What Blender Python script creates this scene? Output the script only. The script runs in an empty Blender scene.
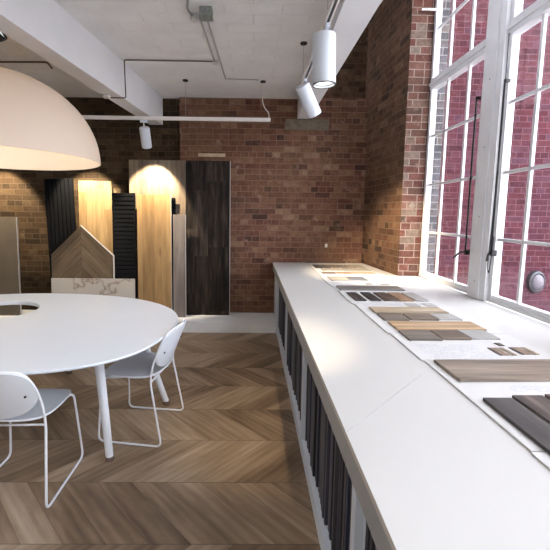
import bpy, bmesh, math, random
from mathutils import Vector, Matrix
random.seed(7)
PI = math.pi
SC = bpy.context.scene
COL = SC.collection

# ------------------------------------------------------------------ node helpers
def nt_new(name):
    m = bpy.data.materials.new(name); m.use_nodes = True
    nt = m.node_tree; nt.nodes.clear()
    out = nt.nodes.new('ShaderNodeOutputMaterial')
    bs = nt.nodes.new('ShaderNodeBsdfPrincipled')
    nt.links.new(bs.outputs[0], out.inputs[0])
    return m, nt, bs, out
def N(nt, t, **k):
    n = nt.nodes.new(t)
    for a, b in k.items(): setattr(n, a, b)
    return n
def setin(nt, node, key, v):
    if v is None: return
    if isinstance(v, bpy.types.NodeSocket): nt.links.new(v, node.inputs[key])
    else: node.inputs[key].default_value = v
def M_(nt, op, a, b=None, c=None):
    n = N(nt, 'ShaderNodeMath', operation=op)
    setin(nt, n, 0, a); setin(nt, n, 1, b); setin(nt, n, 2, c)
    return n.outputs[0]
def XYZ(nt, x, y, z):
    n = N(nt, 'ShaderNodeCombineXYZ'); setin(nt, n, 0, x); setin(nt, n, 1, y); setin(nt, n, 2, z)
    return n.outputs[0]
def SEP(nt, v):
    n = N(nt, 'ShaderNodeSeparateXYZ'); nt.links.new(v, n.inputs[0]); return n.outputs
def OBJ(nt): return N(nt, 'ShaderNodeTexCoord').outputs['Object']
def NOISE(nt, vec, scale, detail=3, rough=.55):
    n = N(nt, 'ShaderNodeTexNoise'); nt.links.new(vec, n.inputs['Vector'])
    n.inputs['Scale'].default_value = scale; n.inputs['Detail'].default_value = detail
    n.inputs['Roughness'].default_value = rough
    return n.outputs['Fac']
def RAMP(nt, fac, stops):
    n = N(nt, 'ShaderNodeValToRGB'); e = n.color_ramp.elements
    while len(e) < len(stops): e.new(.5)
    for i, (p, c) in enumerate(stops):
        e[i].position = p; e[i].color = (*c, 1) if len(c) == 3 else c
    nt.links.new(fac, n.inputs[0]); return n.outputs[0]
def MIX(nt, fac, a, b, mode='MIX'):
    n = N(nt, 'ShaderNodeMix', data_type='RGBA', blend_type=mode)
    setin(nt, n, 0, fac)
    for i, v in ((6, a), (7, b)):
        if isinstance(v, bpy.types.NodeSocket): nt.links.new(v, n.inputs[i])
        else: n.inputs[i].default_value = (*v, 1) if len(v) == 3 else v
    return n.outputs[2]
def BUMP(nt, h, bs, strength=.3, dist=.01):
    n = N(nt, 'ShaderNodeBump'); n.inputs['Strength'].default_value = strength
    n.inputs['Distance'].default_value = dist
    nt.links.new(h, n.inputs['Height']); nt.links.new(n.outputs[0], bs.inputs['Normal'])
def WN(nt, vec):
    n = N(nt, 'ShaderNodeTexWhiteNoise', noise_dimensions='3D'); nt.links.new(vec, n.inputs[0]); return n.outputs[0]

def plain(name, col, rough=.5, metal=0, var=.04, nscale=9):
    m, nt, bs, o = nt_new(name)
    v = NOISE(nt, OBJ(nt), nscale, 4)
    d = tuple(max(0, c*(1-var)) for c in col); l = tuple(min(1, c*(1+var)) for c in col)
    nt.links.new(RAMP(nt, v, [(.3, d), (.7, l)]), bs.inputs['Base Color'])
    bs.inputs['Roughness'].default_value = rough; bs.inputs['Metallic'].default_value = metal
    return m

def brick(name, axis, stops, mortar, row=.0775, bw=.218, wear=.35, pale=(.45,.36,.3), rough=.85, bump=.6, off=0.0, tint=None):
    m, nt, bs, o = nt_new(name)
    s = SEP(nt, OBJ(nt)); u = s[0] if axis == 'x' else s[1]
    u = M_(nt, 'ADD', u, off)
    wob = NOISE(nt, OBJ(nt), 2.2, 2)
    vz = M_(nt, 'ADD', s[2], M_(nt, 'MULTIPLY', M_(nt, 'SUBTRACT', wob, .5), .012))
    vec = XYZ(nt, u, vz, 0.0)
    # English bond look: course parity swaps stretchers and headers
    def bt(w, offs):
        b = N(nt, 'ShaderNodeTexBrick'); nt.links.new(vec, b.inputs['Vector'])
        b.offset = offs; b.offset_frequency = 2
        b.inputs['Scale'].default_value = 1.0; b.inputs['Brick Width'].default_value = w
        b.inputs['Row Height'].default_value = row; b.inputs['Mortar Size'].default_value = .0048
        b.inputs['Mortar Smooth'].default_value = .35; b.inputs['Bias'].default_value = 0
        b.inputs['Color1'].default_value = (0, 0, 0, 1); b.inputs['Color2'].default_value = (1, 1, 1, 1)
        b.inputs['Mortar'].default_value = (.5, .5, .5, 1)
        return b
    b1, b2 = bt(bw, .5), bt(bw/2, .5)
    rowi = M_(nt, 'FLOOR', M_(nt, 'DIVIDE', vz, row))
    par = M_(nt, 'LESS_THAN', M_(nt, 'FLOORED_MODULO', rowi, 3.0), .9)
    rnd = MIX(nt, par, b1.outputs['Color'], b2.outputs['Color'])
    fac = N(nt, 'ShaderNodeMix', data_type='FLOAT'); setin(nt, fac, 0, par)
    nt.links.new(b1.outputs['Fac'], fac.inputs[2]); nt.links.new(b2.outputs['Fac'], fac.inputs[3])
    fac = fac.outputs[0]
    col = RAMP(nt, rnd, stops)
    big = NOISE(nt, OBJ(nt), 1.1, 4, .6)
    fine = NOISE(nt, OBJ(nt), 38, 5, .7)
    mid = NOISE(nt, OBJ(nt), 7, 5, .65)
    col = MIX(nt, RAMP(nt, big, [(.40, (0,0,0)), (.60, (.75,.75,.75))]), col, MIX(nt, .55, col, tint or (.30,.14,.09)))
    big2 = NOISE(nt, XYZ(nt, M_(nt, 'ADD', u, 7.3), M_(nt, 'MULTIPLY', s[2], 2.2), 3.0), .9, 3, .6)
    col = MIX(nt, RAMP(nt, big2, [(.42, (0,0,0)), (.62, (.6,.6,.6))]), col, MIX(nt, 1.0, col, (.72,.60,.52), 'MULTIPLY'))
    blot = NOISE(nt, OBJ(nt), 15, 4, .7)
    col = MIX(nt, RAMP(nt, blot, [(.34, (.65,)*3), (.58, (0,)*3)]), col, MIX(nt, 1.0, col, (.55,.48,.45), 'MULTIPLY'))
    col = MIX(nt, RAMP(nt, fine, [(.3, (.55,)*3), (.7, (0,)*3)]), col, MIX(nt, 1.0, col, (.45,.42,.4), 'MULTIPLY'))
    col = MIX(nt, RAMP(nt, mid, [(.60, (0,)*3), (.74, (wear,)*3)]), col, pale)
    col = MIX(nt, fac, col, MIX(nt, RAMP(nt, mid, [(.35, (0,)*3), (.65, (.6,)*3)]), mortar, stops[2][1]))
    nt.links.new(col, bs.inputs['Base Color'])
    bs.inputs['Roughness'].default_value = rough
    bs.inputs['Specular IOR Level'].default_value = .2
    h = M_(nt, 'ADD', M_(nt, 'MULTIPLY', fac, -1.0), M_(nt, 'MULTIPLY', fine, .6))
    BUMP(nt, h, bs, bump, .006)
    return m

def wood(name, stops, axis='z', across='x', plank=0, along_len=1.3, rough=.45, grain=1.0, scale=1.0, streak=18, knots=True, bump=.12):
    """axis: grain direction; across: direction over which planks repeat"""
    m, nt, bs, o = nt_new(name)
    s = SEP(nt, OBJ(nt)); ix = {'x': 0, 'y': 1, 'z': 2}
    ri = N(nt, 'ShaderNodeObjectInfo').outputs['Random']
    a = s[ix[axis]]; c = s[ix[across]]
    other = s[[i for i in range(3) if i not in (ix[axis], ix[across])][0]]
    if plank:
        pi_ = M_(nt, 'FLOOR', M_(nt, 'DIVIDE', c, plank))
        r0 = WN(nt, XYZ(nt, pi_, 3.0, ri))
        ai = M_(nt, 'FLOOR', M_(nt, 'DIVIDE', M_(nt, 'ADD', a, M_(nt, 'MULTIPLY', r0, 3.0)), along_len))
        rnd = WN(nt, XYZ(nt, pi_, ai, ri))
    else:
        rnd = WN(nt, XYZ(nt, ri, 1.0, 2.0)); pi_ = 0.0
    gv = XYZ(nt, M_(nt, 'ADD', M_(nt, 'MULTIPLY', c, streak*scale), M_(nt, 'MULTIPLY', rnd, 37.0)),
             M_(nt, 'ADD', M_(nt, 'MULTIPLY', a, 1.6*scale), M_(nt, 'MULTIPLY', rnd, 19.0)), M_(nt, 'MULTIPLY', other, streak*scale))
    g1 = NOISE(nt, gv, 1.0, 6, .62)
    gv2 = XYZ(nt, M_(nt, 'MULTIPLY', c, 130*scale), M_(nt, 'MULTIPLY', a, 5*scale), rnd)
    g2 = NOISE(nt, gv2, 1.0, 3, .5)
    f = M_(nt, 'ADD', M_(nt, 'MULTIPLY', M_(nt, 'SUBTRACT', g1, .5), 1.5*grain), M_(nt, 'MULTIPLY', M_(nt, 'SUBTRACT', g2, .5), .35*grain))
    f = M_(nt, 'ADD', f, M_(nt, 'ADD', .3, M_(nt, 'MULTIPLY', rnd, .4 if plank else .25)))
    col = RAMP(nt, f, stops)
    if knots:
        v = N(nt, 'ShaderNodeTexVoronoi'); nt.links.new(XYZ(nt, M_(nt, 'MULTIPLY', c, 5.0), M_(nt, 'MULTIPLY', a, 1.6), rnd), v.inputs['Vector'])
        v.inputs['Scale'].default_value = 1.0
        k = RAMP(nt, v.outputs['Distance'], [(.03, (.7,)*3), (.16, (0,)*3)])
        col = MIX(nt, k, col, MIX(nt, 1.0, col, (.45,.38,.33), 'MULTIPLY'))
    if plank:
        fr = M_(nt, 'FRACT', M_(nt, 'DIVIDE', c, plank))
        ed = M_(nt, 'LESS_THAN', fr, .012/plank*.12)
        col = MIX(nt, ed, col, (.02,.015,.01))
    nt.links.new(col, bs.inputs['Base Color'])
    bs.inputs['Roughness'].default_value = rough
    BUMP(nt, g1, bs, bump, .003)
    return m

# ------------------------------------------------------------------ materials
BK = [(0, (.07,.042,.035)), (.12, (.15,.072,.055)), (.5, (.20,.098,.070)), (.85, (.25,.142,.095)), (1, (.33,.22,.15))]
m_brick_b = brick('brick_back', 'x', BK, (.20,.14,.11), wear=.6, pale=(.33,.26,.22), tint=(.21,.135,.075))
BK_SHADE = [(0, (.028,.019,.011)), (.25, (.045,.030,.016)), (.5, (.062,.039,.021)), (.75, (.078,.052,.028)), (1, (.105,.075,.043))]  # back wall brick darkened to paint in shade, for recess and bay
m_brick_l = brick('brick_back_left_shaded', 'x', BK_SHADE, tint=(.06,.043,.022), mortar=(.075,.055,.04), off=.07, wear=.1)
BR = [(0, (.06,.04,.03)), (.15, (.11,.063,.042)), (.5, (.155,.085,.055)), (.85, (.195,.113,.075)), (1, (.26,.17,.11))]
m_brick_r2 = brick('brick_bay_shaded', 'x', BK_SHADE, (.08,.06,.045))  # bay brick takes the same painted-in shade
m_brick_r = brick('brick_right', 'y', BR, (.13,.10,.075), off=.05, wear=.45, pale=(.27,.22,.17), tint=(.12,.075,.045))
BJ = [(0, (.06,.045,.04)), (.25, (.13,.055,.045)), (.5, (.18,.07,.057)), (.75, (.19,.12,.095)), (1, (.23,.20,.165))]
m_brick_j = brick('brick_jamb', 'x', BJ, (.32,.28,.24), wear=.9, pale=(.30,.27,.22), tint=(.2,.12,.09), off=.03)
BE = [(0, (.055,.012,.020)), (.25, (.072,.016,.025)), (.5, (.088,.020,.030)), (.75, (.092,.026,.033)), (1, (.082,.034,.055))]
m_brick_e = brick('brick_outside', 'x', BE, (.125,.062,.082), wear=.2, pale=(.115,.058,.078), row=.078, tint=(.075,.03,.055))
BG = [(0, (.07,.075,.085)), (.25, (.10,.105,.12)), (.5, (.125,.12,.13)), (.75, (.16,.15,.155)), (1, (.21,.2,.19))]
m_brick_g = brick('brick_outside_grey', 'x', BG, (.26,.26,.25), wear=.5, pale=(.3,.29,.28), tint=(.1,.1,.12))

def mk_ceiling():
    m, nt, bs, o = nt_new('painted_ceiling')
    s = SEP(nt, OBJ(nt)); b = N(nt, 'ShaderNodeTexBrick'); nt.links.new(XYZ(nt, s[0], s[1], 0.0), b.inputs['Vector'])
    b.inputs['Scale'].default_value = 1; b.inputs['Brick Width'].default_value = .45; b.inputs['Row Height'].default_value = .15
    b.inputs['Mortar Size'].default_value = .008; b.inputs['Mortar Smooth'].default_value = .6
    n1 = NOISE(nt, OBJ(nt), 3, 5, .6); n2 = NOISE(nt, OBJ(nt), 25, 4, .6)
    col = RAMP(nt, n1, [(.3, (.76,.765,.775)), (.7, (.85,.86,.875))])
    nt.links.new(col, bs.inputs['Base Color']); bs.inputs['Roughness'].default_value = .7
    h = M_(nt, 'ADD', M_(nt, 'MULTIPLY', b.outputs['Fac'], -.7), M_(nt, 'ADD', n1, M_(nt, 'MULTIPLY', n2, .5)))
    BUMP(nt, h, bs, .55, .02)
    return m
m_ceil = mk_ceiling()
m_beam = plain('painted_beam', (.72,.73,.755), .6, var=.05, nscale=2)
m_white = plain('white_lacquer', (.65,.71,.79), .35, var=.01)
m_apron = plain('counter_front_grey', (.31,.325,.345), .5)
m_counter = plain('counter_laminate', (.53,.53,.525), .38, var=.012, nscale=3)
m_board = plain('display_board_white', (.575,.575,.58), .5, var=.01)
m_powder = plain('white_powder_coat', (.76,.80,.87), .4, var=.01)
m_shell = plain('chair_shell_white', (.74,.79,.87), .42, var=.01)
m_cab = plain('cabinet_white', (.58,.65,.75), .5, var=.02)
m_sash = plain('sash_paint', (.68,.69,.715), .45, var=.04, nscale=6)
m_post = plain('mullion_paint', (.74,.75,.77), .5, var=.05, nscale=5)
m_black = plain('black_metal', (.015,.015,.017), .4, metal=.3)
m_slatblack = plain('black_slats', (.006,.0065,.008), .8)
m_slatblack.node_tree.nodes['Principled BSDF'].inputs['Specular IOR Level'].default_value = .03
m_grey = plain('grey_metal', (.33,.34,.35), .5, metal=.5)
m_chrome = plain('chrome', (.7,.7,.7), .25, metal=1)
m_dark = plain('dark_void', (.03,.03,.035), .8)
m_conduit = plain('conduit_grey', (.42,.40,.39), .6)
m_conduit_d = plain('conduit_dark', (.10,.08,.06), .6)
m_galv = plain('galvanised_box', (.30,.34,.33), .45, metal=.4, var=.3, nscale=40)
m_plaster = plain('plaster', (.62,.60,.57), .8)
m_ground = plain('courtyard_paving', (.32,.30,.30), .9, var=.2, nscale=4)
m_soft = plain('rail_white', (.74,.72,.70), .5)
m_text = plain('printed_ink', (.46,.48,.56), .6)
m_textl = plain('printed_ink_light', (.44,.46,.53), .6)

OAK = [(0, (.09,.055,.024)), (.35, (.23,.15,.07)), (.65, (.33,.23,.115)), (1, (.45,.34,.19))]
m_oak = wood('oak_planks', OAK, 'z', 'x', .12, grain=.7)
m_oak2 = wood('golden_oak', [(0, (.10,.06,.025)), (.4, (.205,.13,.06)), (.7, (.28,.185,.088)), (1, (.38,.27,.135))], 'z', 'x', .16, 2.5, grain=.8)
m_smoke = wood('smoked_planks', [(0, (.004,.003,.0025)), (.35, (.011,.008,.0065)), (.65, (.027,.020,.016)), (1, (.065,.05,.04))], 'z', 'x', .19, .9, grain=1.5, rough=.8)
m_smoke.node_tree.nodes['Principled BSDF'].inputs['Specular IOR Level'].default_value = .2
m_greyw = wood('grey_board', [(0, (.06,.05,.048)), (.5, (.13,.115,.112)), (1, (.24,.22,.21))], 'z', 'x', 0, grain=.8)
m_tile = plain('concrete_tile', (.075,.061,.045), .6, var=.18, nscale=3)

def mk_marble():
    m, nt, bs, o = nt_new('marble')
    v = OBJ(nt)
    n = NOISE(nt, v, .9, 5, .55)
    a = M_(nt, 'ABSOLUTE', M_(nt, 'SUBTRACT', n, .5))
    col = RAMP(nt, a, [(0, (.20,.16,.13)), (.006, (.38,.35,.32)), (.02, (.43,.41,.385)), (1, (.47,.45,.42))])
    nt.links.new(col, bs.inputs['Base Color']); bs.inputs['Roughness'].default_value = .3
    return m
m_marble = mk_marble()

def chevron(name, ax1, ax2, w, p, y0, stops, x0=0.0, rough=.4, flip=False, single=False):
    """zigzag rows running along ax1, stacked along ax2"""
    m, nt, bs, o = nt_new(name)
    s = SEP(nt, OBJ(nt)); ix = {'x': 0, 'y': 1, 'z': 2}
    X = s[ix[ax1]]; Y = M_(nt, 'SUBTRACT', s[ix[ax2]], y0)
    row = M_(nt, 'FLOOR', M_(nt, 'DIVIDE', Y, w))
    t = M_(nt, 'PINGPONG', Y, w)
    u = M_(nt, 'SUBTRACT', M_(nt, 'ADD', X, x0), t) if not flip else M_(nt, 'ADD', M_(nt, 'ADD', X, x0), t)
    par = M_(nt, 'SUBTRACT', M_(nt, 'MULTIPLY', M_(nt, 'FLOORED_MODULO', row, 2.0), -2.0), -1.0)  # +1 / -1
    idx = M_(nt, 'FLOOR', M_(nt, 'DIVIDE', u, p))
    rnd = WN(nt, XYZ(nt, idx, row, 1.7)); rnd2 = WN(nt, XYZ(nt, idx, row, 5.1))
    al = M_(nt, 'ADD', X, t) if not flip else M_(nt, 'SUBTRACT', X, t)
    gv = XYZ(nt, M_(nt, 'ADD', M_(nt, 'MULTIPLY', u, 8.0), M_(nt, 'MULTIPLY', rnd, 51.0)),
             M_(nt, 'ADD', M_(nt, 'MULTIPLY', al, 1.3), M_(nt, 'MULTIPLY', rnd2, 23.0)), M_(nt, 'MULTIPLY', row, 3.3))
    g1 = NOISE(nt, gv, 1.0, 5, .6)
    gv2 = XYZ(nt, M_(nt, 'MULTIPLY', u, 95.0), M_(nt, 'MULTIPLY', al, 4.0), rnd)
    g2 = NOISE(nt, gv2, 1.0, 3, .5)
    wv = N(nt, 'ShaderNodeTexWave'); wv.wave_type = 'BANDS'; wv.bands_direction = 'X'
    nt.links.new(gv, wv.inputs['Vector']); wv.inputs['Scale'].default_value = .55
    wv.inputs['Distortion'].default_value = 7; wv.inputs['Detail'].default_value = 2; wv.inputs['Detail Scale'].default_value = .7
    f = M_(nt, 'ADD', M_(nt, 'MULTIPLY', M_(nt, 'SUBTRACT', g1, .5), 1.25), M_(nt, 'MULTIPLY', M_(nt, 'SUBTRACT', g2, .5), .15))
    f = M_(nt, 'ADD', f, M_(nt, 'MULTIPLY', M_(nt, 'SUBTRACT', wv.outputs['Fac'], .5), .13))
    f = M_(nt, 'ADD', f, M_(nt, 'ADD', .20, M_(nt, 'MULTIPLY', rnd, .52)))
    col = RAMP(nt, f, stops)
    e1 = M_(nt, 'LESS_THAN', M_(nt, 'FRACT', M_(nt, 'DIVIDE', u, p)), .012)
    e2 = M_(nt, 'LESS_THAN', M_(nt, 'FRACT', M_(nt, 'DIVIDE', Y, w)), .008)
    ed = M_(nt, 'MAXIMUM', e1, e2)
    col = MIX(nt, M_(nt, 'MULTIPLY', ed, .75), col, tuple(c*.3 for c in stops[0][1]))
    nt.links.new(col, bs.inputs['Base Color'])
    rr = N(nt, 'ShaderNodeMapRange'); nt.links.new(g1, rr.inputs[0]); rr.inputs[3].default_value = rough-.05; rr.inputs[4].default_value = rough+.12
    nt.links.new(rr.outputs[0], bs.inputs['Roughness'])
    BUMP(nt, M_(nt, 'SUBTRACT', M_(nt, 'MULTIPLY', g2, .3), ed), bs, .15, .003)
    return m
FL = [(0, (.095,.063,.041)), (.3, (.185,.131,.088)), (.6, (.28,.208,.147)), (1, (.43,.345,.26))]
m_floor = chevron('chevron_floor', 'x', 'y', .409, .20, 2.015, FL, x0=.48)
m_chev = chevron('chevron_panel', 'z', 'x', .40, .14, 0.0, [(0, (.022,.015,.010)), (.3, (.048,.034,.021)), (.6, (.09,.067,.043)), (1, (.15,.118,.08))], flip=True)

def mk_glass():
    m = bpy.data.materials.new('window_glass'); m.use_nodes = True; nt = m.node_tree; nt.nodes.clear()
    o = N(nt, 'ShaderNodeOutputMaterial'); t = N(nt, 'ShaderNodeBsdfTransparent'); g = N(nt, 'ShaderNodeBsdfGlossy')
    t.inputs[0].default_value = (.97,.97,.99,1); g.inputs['Roughness'].default_value = .02
    lw = N(nt, 'ShaderNodeLayerWeight'); lw.inputs[0].default_value = .5
    fr = N(nt, 'ShaderNodeMath', operation='MULTIPLY_ADD'); nt.links.new(M_(nt, 'POWER', lw.outputs['Facing'], 3.5), fr.inputs[0]); fr.inputs[1].default_value = .4; fr.inputs[2].default_value = .022
    # the panes are not quite flat
    b = N(nt, 'ShaderNodeBump'); b.inputs['Strength'].default_value = .08
    nn = NOISE(nt, OBJ(nt), 5, 2); nt.links.new(nn, b.inputs['Height']); nt.links.new(b.outputs[0], g.inputs['Normal'])
    mx = N(nt, 'ShaderNodeMixShader'); nt.links.new(fr.outputs[0], mx.inputs[0])
    nt.links.new(t.outputs[0], mx.inputs[1]); nt.links.new(g.outputs[0], mx.inputs[2]); nt.links.new(mx.outputs[0], o.inputs[0])
    return m
m_glass = mk_glass()

def emit(name, col, st):
    m = bpy.data.materials.new(name); m.use_nodes = True; nt = m.node_tree; nt.nodes.clear()
    o = N(nt, 'ShaderNodeOutputMaterial'); e = N(nt, 'ShaderNodeEmission')
    e.inputs[0].default_value = (*col, 1); e.inputs[1].default_value = st; nt.links.new(e.outputs[0], o.inputs[0]); return m
m_lens = emit('lamp_lens', (1, .93, .82), 4.0)
m_bulb = emit('bulb_glow', (1, .8, .6), 8.0)

def mk_shade():
    m, nt, bs, o = nt_new('pendant_shade')
    bs.inputs['Base Color'].default_value = (.80,.71,.62,1); bs.inputs['Roughness'].default_value = .55
    tr = N(nt, 'ShaderNodeBsdfTranslucent'); tr.inputs[0].default_value = (.85,.75,.62,1)
    mx = N(nt, 'ShaderNodeMixShader'); mx.inputs[0].default_value = .32
    nt.links.new(bs.outputs[0], mx.inputs[1]); nt.links.new(tr.outputs[0], mx.inputs[2]); nt.links.new(mx.outputs[0], o.inputs[0])
    return m
m_shade = mk_shade()

# ------------------------------------------------------------------ mesh helpers
class MB:
    def __init__(s): s.bm = bmesh.new()
    def box(s, c, d, rz=0, rx=0, ry=0, bev=0):
        r = bmesh.ops.create_cube(s.bm, size=1)
        vs = r['verts']
        M = Matrix.Translation(c) @ Matrix.Rotation(rz, 4, 'Z') @ Matrix.Rotation(ry, 4, 'Y') @ Matrix.Rotation(rx, 4, 'X') @ Matrix.Diagonal((*d, 1))
        bmesh.ops.transform(s.bm, matrix=M, verts=vs)
        if bev:
            es = list({e for v in vs for e in v.link_edges})
            bmesh.ops.bevel(s.bm, geom=es, offset=bev, segments=2, affect='EDGES', profile=.6)
        return s
    def b2(s, x0, x1, y0, y1, z0, z1, bev=0):
        return s.box(((x0+x1)/2, (y0+y1)/2, (z0+z1)/2), (abs(x1-x0), abs(y1-y0), abs(z1-z0)), bev=bev)
    def prism(s, pts, z0, z1, fn=None, bev=0):
        """pts 2d; extruded z0..z1; fn maps (a,b,c)->xyz"""
        fn = fn or (lambda a, b, c: (a, b, c))
        lo = [s.bm.verts.new(fn(a, b, z0)) for a, b in pts]; hi = [s.bm.verts.new(fn(a, b, z1)) for a, b in pts]
        fs = [s.bm.faces.new(lo[::-1]), s.bm.faces.new(hi)]
        n = len(pts)
        for i in range(n): fs.append(s.bm.faces.new((lo[i], lo[(i+1) % n], hi[(i+1) % n], hi[i])))
        if bev:
            es = list({e for f in fs[:2] for e in f.edges})
            bmesh.ops.bevel(s.bm, geom=es, offset=bev, segments=2, affect='EDGES', profile=.5)
        return s
    def tube(s, path, r, seg=10, cap=True):
        P = [Vector(p) for p in path]; n = len(P)
        R = r if isinstance(r, (list, tuple)) else [r]*n
        up = None; rings = []
        for i in range(n):
            t = (P[min(i+1, n-1)]-P[max(i-1, 0)]).normalized()
            if up is None:
                up = Vector((0, 0, 1)) if abs(t.z) < .9 else Vector((1, 0, 0))
            a = t.cross(up).normalized(); up = a.cross(t).normalized()
            rings.append([s.bm.verts.new(P[i]+(a*math.cos(2*PI*k/seg)+up*math.sin(2*PI*k/seg))*R[i]) for k in range(seg)])
        for i in range(n-1):
            for k in range(seg):
                s.bm.faces.new((rings[i][k], rings[i][(k+1) % seg], rings[i+1][(k+1) % seg], rings[i+1][k]))
        if cap:
            s.bm.faces.new(rings[0][::-1]); s.bm.faces.new(rings[-1])
        return s
    def lathe(s, prof, seg=48, M=None):
        M = M or Matrix.Identity(4); rings = []
        for (r, z) in prof:
            if r < 1e-6: rings.append([s.bm.verts.new(M @ Vector((0, 0, z)))])
            else: rings.append([s.bm.verts.new(M @ Vector((r*math.cos(2*PI*k/seg), r*math.sin(2*PI*k/seg), z))) for k in range(seg)])
        for a, b in zip(rings[:-1], rings[1:]):
            for k in range(seg):
                k2 = (k+1) % seg
                if len(a) == 1 and len(b) == 1: continue
                if len(a) == 1: s.bm.faces.new((a[0], b[k], b[k2]))
                elif len(b) == 1: s.bm.faces.new((a[k], b[0], a[k2]))
                else: s.bm.faces.new((a[k], b[k], b[k2], a[k2]))
        return s
    def build(s, name, mat, parent=None, loc=None, smooth=False, angle=40, rot=None):
        bmesh.ops.recalc_face_normals(s.bm, faces=s.bm.faces[:])
        me = bpy.data.meshes.new(name); s.bm.to_mesh(me); s.bm.free()
        if smooth:
            for p in me.polygons: p.use_smooth = True
            me.set_sharp_from_angle(angle=math.radians(angle))
        me.materials.append(mat)
        o = bpy.data.objects.new(name, me); COL.objects.link(o)
        if parent: o.parent = parent
        if loc: o.location = loc
        if rot: o.rotation_euler = rot
        return o

def tag(o, label, cat, group=None, kind=None):
    o['label'] = label; o['category'] = cat
    if group: o['group'] = group
    if kind: o['kind'] = kind
    return o
def empty(name, loc=(0,0,0), rz=0, label=None, cat=None, group=None):
    o = bpy.data.objects.new(name, None); COL.objects.link(o); o.location = loc; o.rotation_euler = (0, 0, rz)
    o.empty_display_size = .1
    if label: tag(o, label, cat, group)
    return o
def struct(o, label=None, cat=None):
    o['kind'] = 'structure'
    if label: o['label'] = label
    if cat: o['category'] = cat
    return o
def fillet(pts, r, seg=5):
    """round the corners of an open 3d polyline"""
    P = [Vector(p) for p in pts]; out = [P[0]]
    for i in range(1, len(P)-1):
        a, b, c = P[i-1], P[i], P[i+1]
        d1 = (a-b); d2 = (c-b); k = min(r, d1.length*.45, d2.length*.45)
        p1 = b+d1.normalized()*k; p2 = b+d2.normalized()*k
        for j in range(seg+1):
            t = j/seg; out.append((1-t)**2*p1+2*t*(1-t)*b+t*t*p2)
    out.append(P[-1]); return out

# ================================================================== SETTING
YB = 5.30      # main back wall
ZC = 3.11      # ceiling
CZ = .875      # counter height
JY = 4.17      # window jamb face
XL, YF = -6.0, -5.0
# floor
struct(MB().b2(XL-.2, 1.95, YF-.2, YB+.4, -.15, 0).build('floor', m_floor), 'brown oak floor laid in wide chevron rows', 'floor')
# back wall: main part right of the step, recessed part left of it with shade painted into the brick
STEP = -1.0
struct(MB().b2(STEP, 1.60, YB, YB+.40, 0, 3.13).build('wall_back', m_brick_b), 'red brick back wall right of the tall dark board', 'wall')
struct(MB().b2(XL-.2, STEP, YB+.07, YB+.34, 0, 4.3).build('wall_back_recess', m_brick_l), 'brick back wall behind the leaning boards, shade painted into its dark brown', 'wall')
# right wall pier (between back corner and window)
pier = [(1.575, YB+.34), (1.66, JY), (1.95, JY), (2.06, JY), (2.06, YB+.34)]
bp = MB(); bp.prism([(1.575, YB+.34), (1.572, YB), (1.655, JY+.002), (1.95, JY+.002), (1.95, YB+.34)], 0, 4.3)
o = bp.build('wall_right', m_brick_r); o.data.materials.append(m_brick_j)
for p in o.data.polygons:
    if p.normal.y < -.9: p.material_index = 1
struct(o, 'brown brick pier between the back corner and the window', 'wall')
struct(MB().b2(1.952, 2.07, JY+.02, YB-.18, -.6, 5.2).build('wall_outside_return', m_brick_g), 'grey brick edge seen through the left panes of the window', 'wall')
# wall under and over the window, and beyond it behind the viewer
WY1 = -2.6     # far end of the window band (behind the camera)
struct(MB().b2(1.90, 2.05, WY1, JY, 0, .84).build('wall_right_apron', m_plaster), 'low wall below the window behind the counter', 'wall')
struct(MB().b2(1.66, 1.95, WY1, JY, 4.05, 4.3).build('wall_right_lintel', m_plaster), 'plaster lintel above the tall window', 'wall')
struct(MB().b2(1.66, 2.05, YF-.2, WY1, 0, 4.3).build('wall_right_rear', m_brick_r), 'brick wall behind the viewer at the window side', 'wall')
struct(MB().b2(XL-.2, XL, YF-.2, YB+.4, 0, ZC+.2).build('wall_left', m_plaster), 'pale plaster wall at the far left', 'wall')
struct(MB().b2(XL, 1.66, YF-.2, YF, 0, 4.3).build('wall_front', m_plaster), 'pale plaster wall behind the viewer', 'wall')
# ceiling
struct(MB().b2(XL-.2, .70, YF-.2, YB+.3, ZC, ZC+.15).build('ceiling', m_ceil), 'white painted brick ceiling', 'ceiling')
struct(MB().b2(.70, 2.05, YF-.2, YB+.3, 4.2, 4.35).build('ceiling_window_bay', m_ceil), 'higher ceiling over the window bay', 'ceiling')
# beams (slightly skewed in plan)
def beam(name, bp, z0, z1, label):
    m = MB(); m.prism(bp, z0, z1); struct(m.build(name, m_beam), label, 'beam')
def ext(p, q, y):  # extend line p->q to y
    t = (y-p[1])/(q[1]-p[1]); return (p[0]+(q[0]-p[0])*t, y)
r_a, r_b = (-1.226, YB), (-1.547, 2.45)
l_a, l_b = (-1.405, YB), (-1.69, 2.70)
beam('trim_1', [r_a, l_a, ext(l_a, l_b, YF), ext(r_a, r_b, YF)], 2.743, ZC+.02, 'white painted ceiling beam at the left')
ra, rb_ = (.608, YB), (.552, 2.43)
qa, qb = (.772, YB), (.778, 2.42)
beam('trim_2', [ra, ext(ra, rb_, YF), ext(qa, qb, YF), qa], 2.848, 4.3, 'white painted ceiling beam beside the window bay')
# stepped ledge of the brick in the window bay: upper back wall sits back, shade painted into its brick
struct(MB().b2(.60, 1.60, YB+.16, YB+.40, 3.13, 4.3).build('wall_back_bay', m_brick_r2), 'recessed brick above the ledge in the window bay, its shade painted dark', 'wall')
# platform / skirting along back wall
struct(MB().b2(XL, .325, 4.778, YB+.065, 0, .132).build('baseboard_back', plain('skirting_white', (.70,.72,.75), .5)), 'white skirting ledge under the leaning boards', 'skirting')

struct(MB().b2(.44, 1.04, YB-.012, YB+.05, 2.70, 2.846, bev=.004).build('trim_7', plain('padstone', (.13,.105,.075), .85, var=.25, nscale=14)), 'plain stone block in the brick under the end of the beam', 'stone block')
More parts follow.
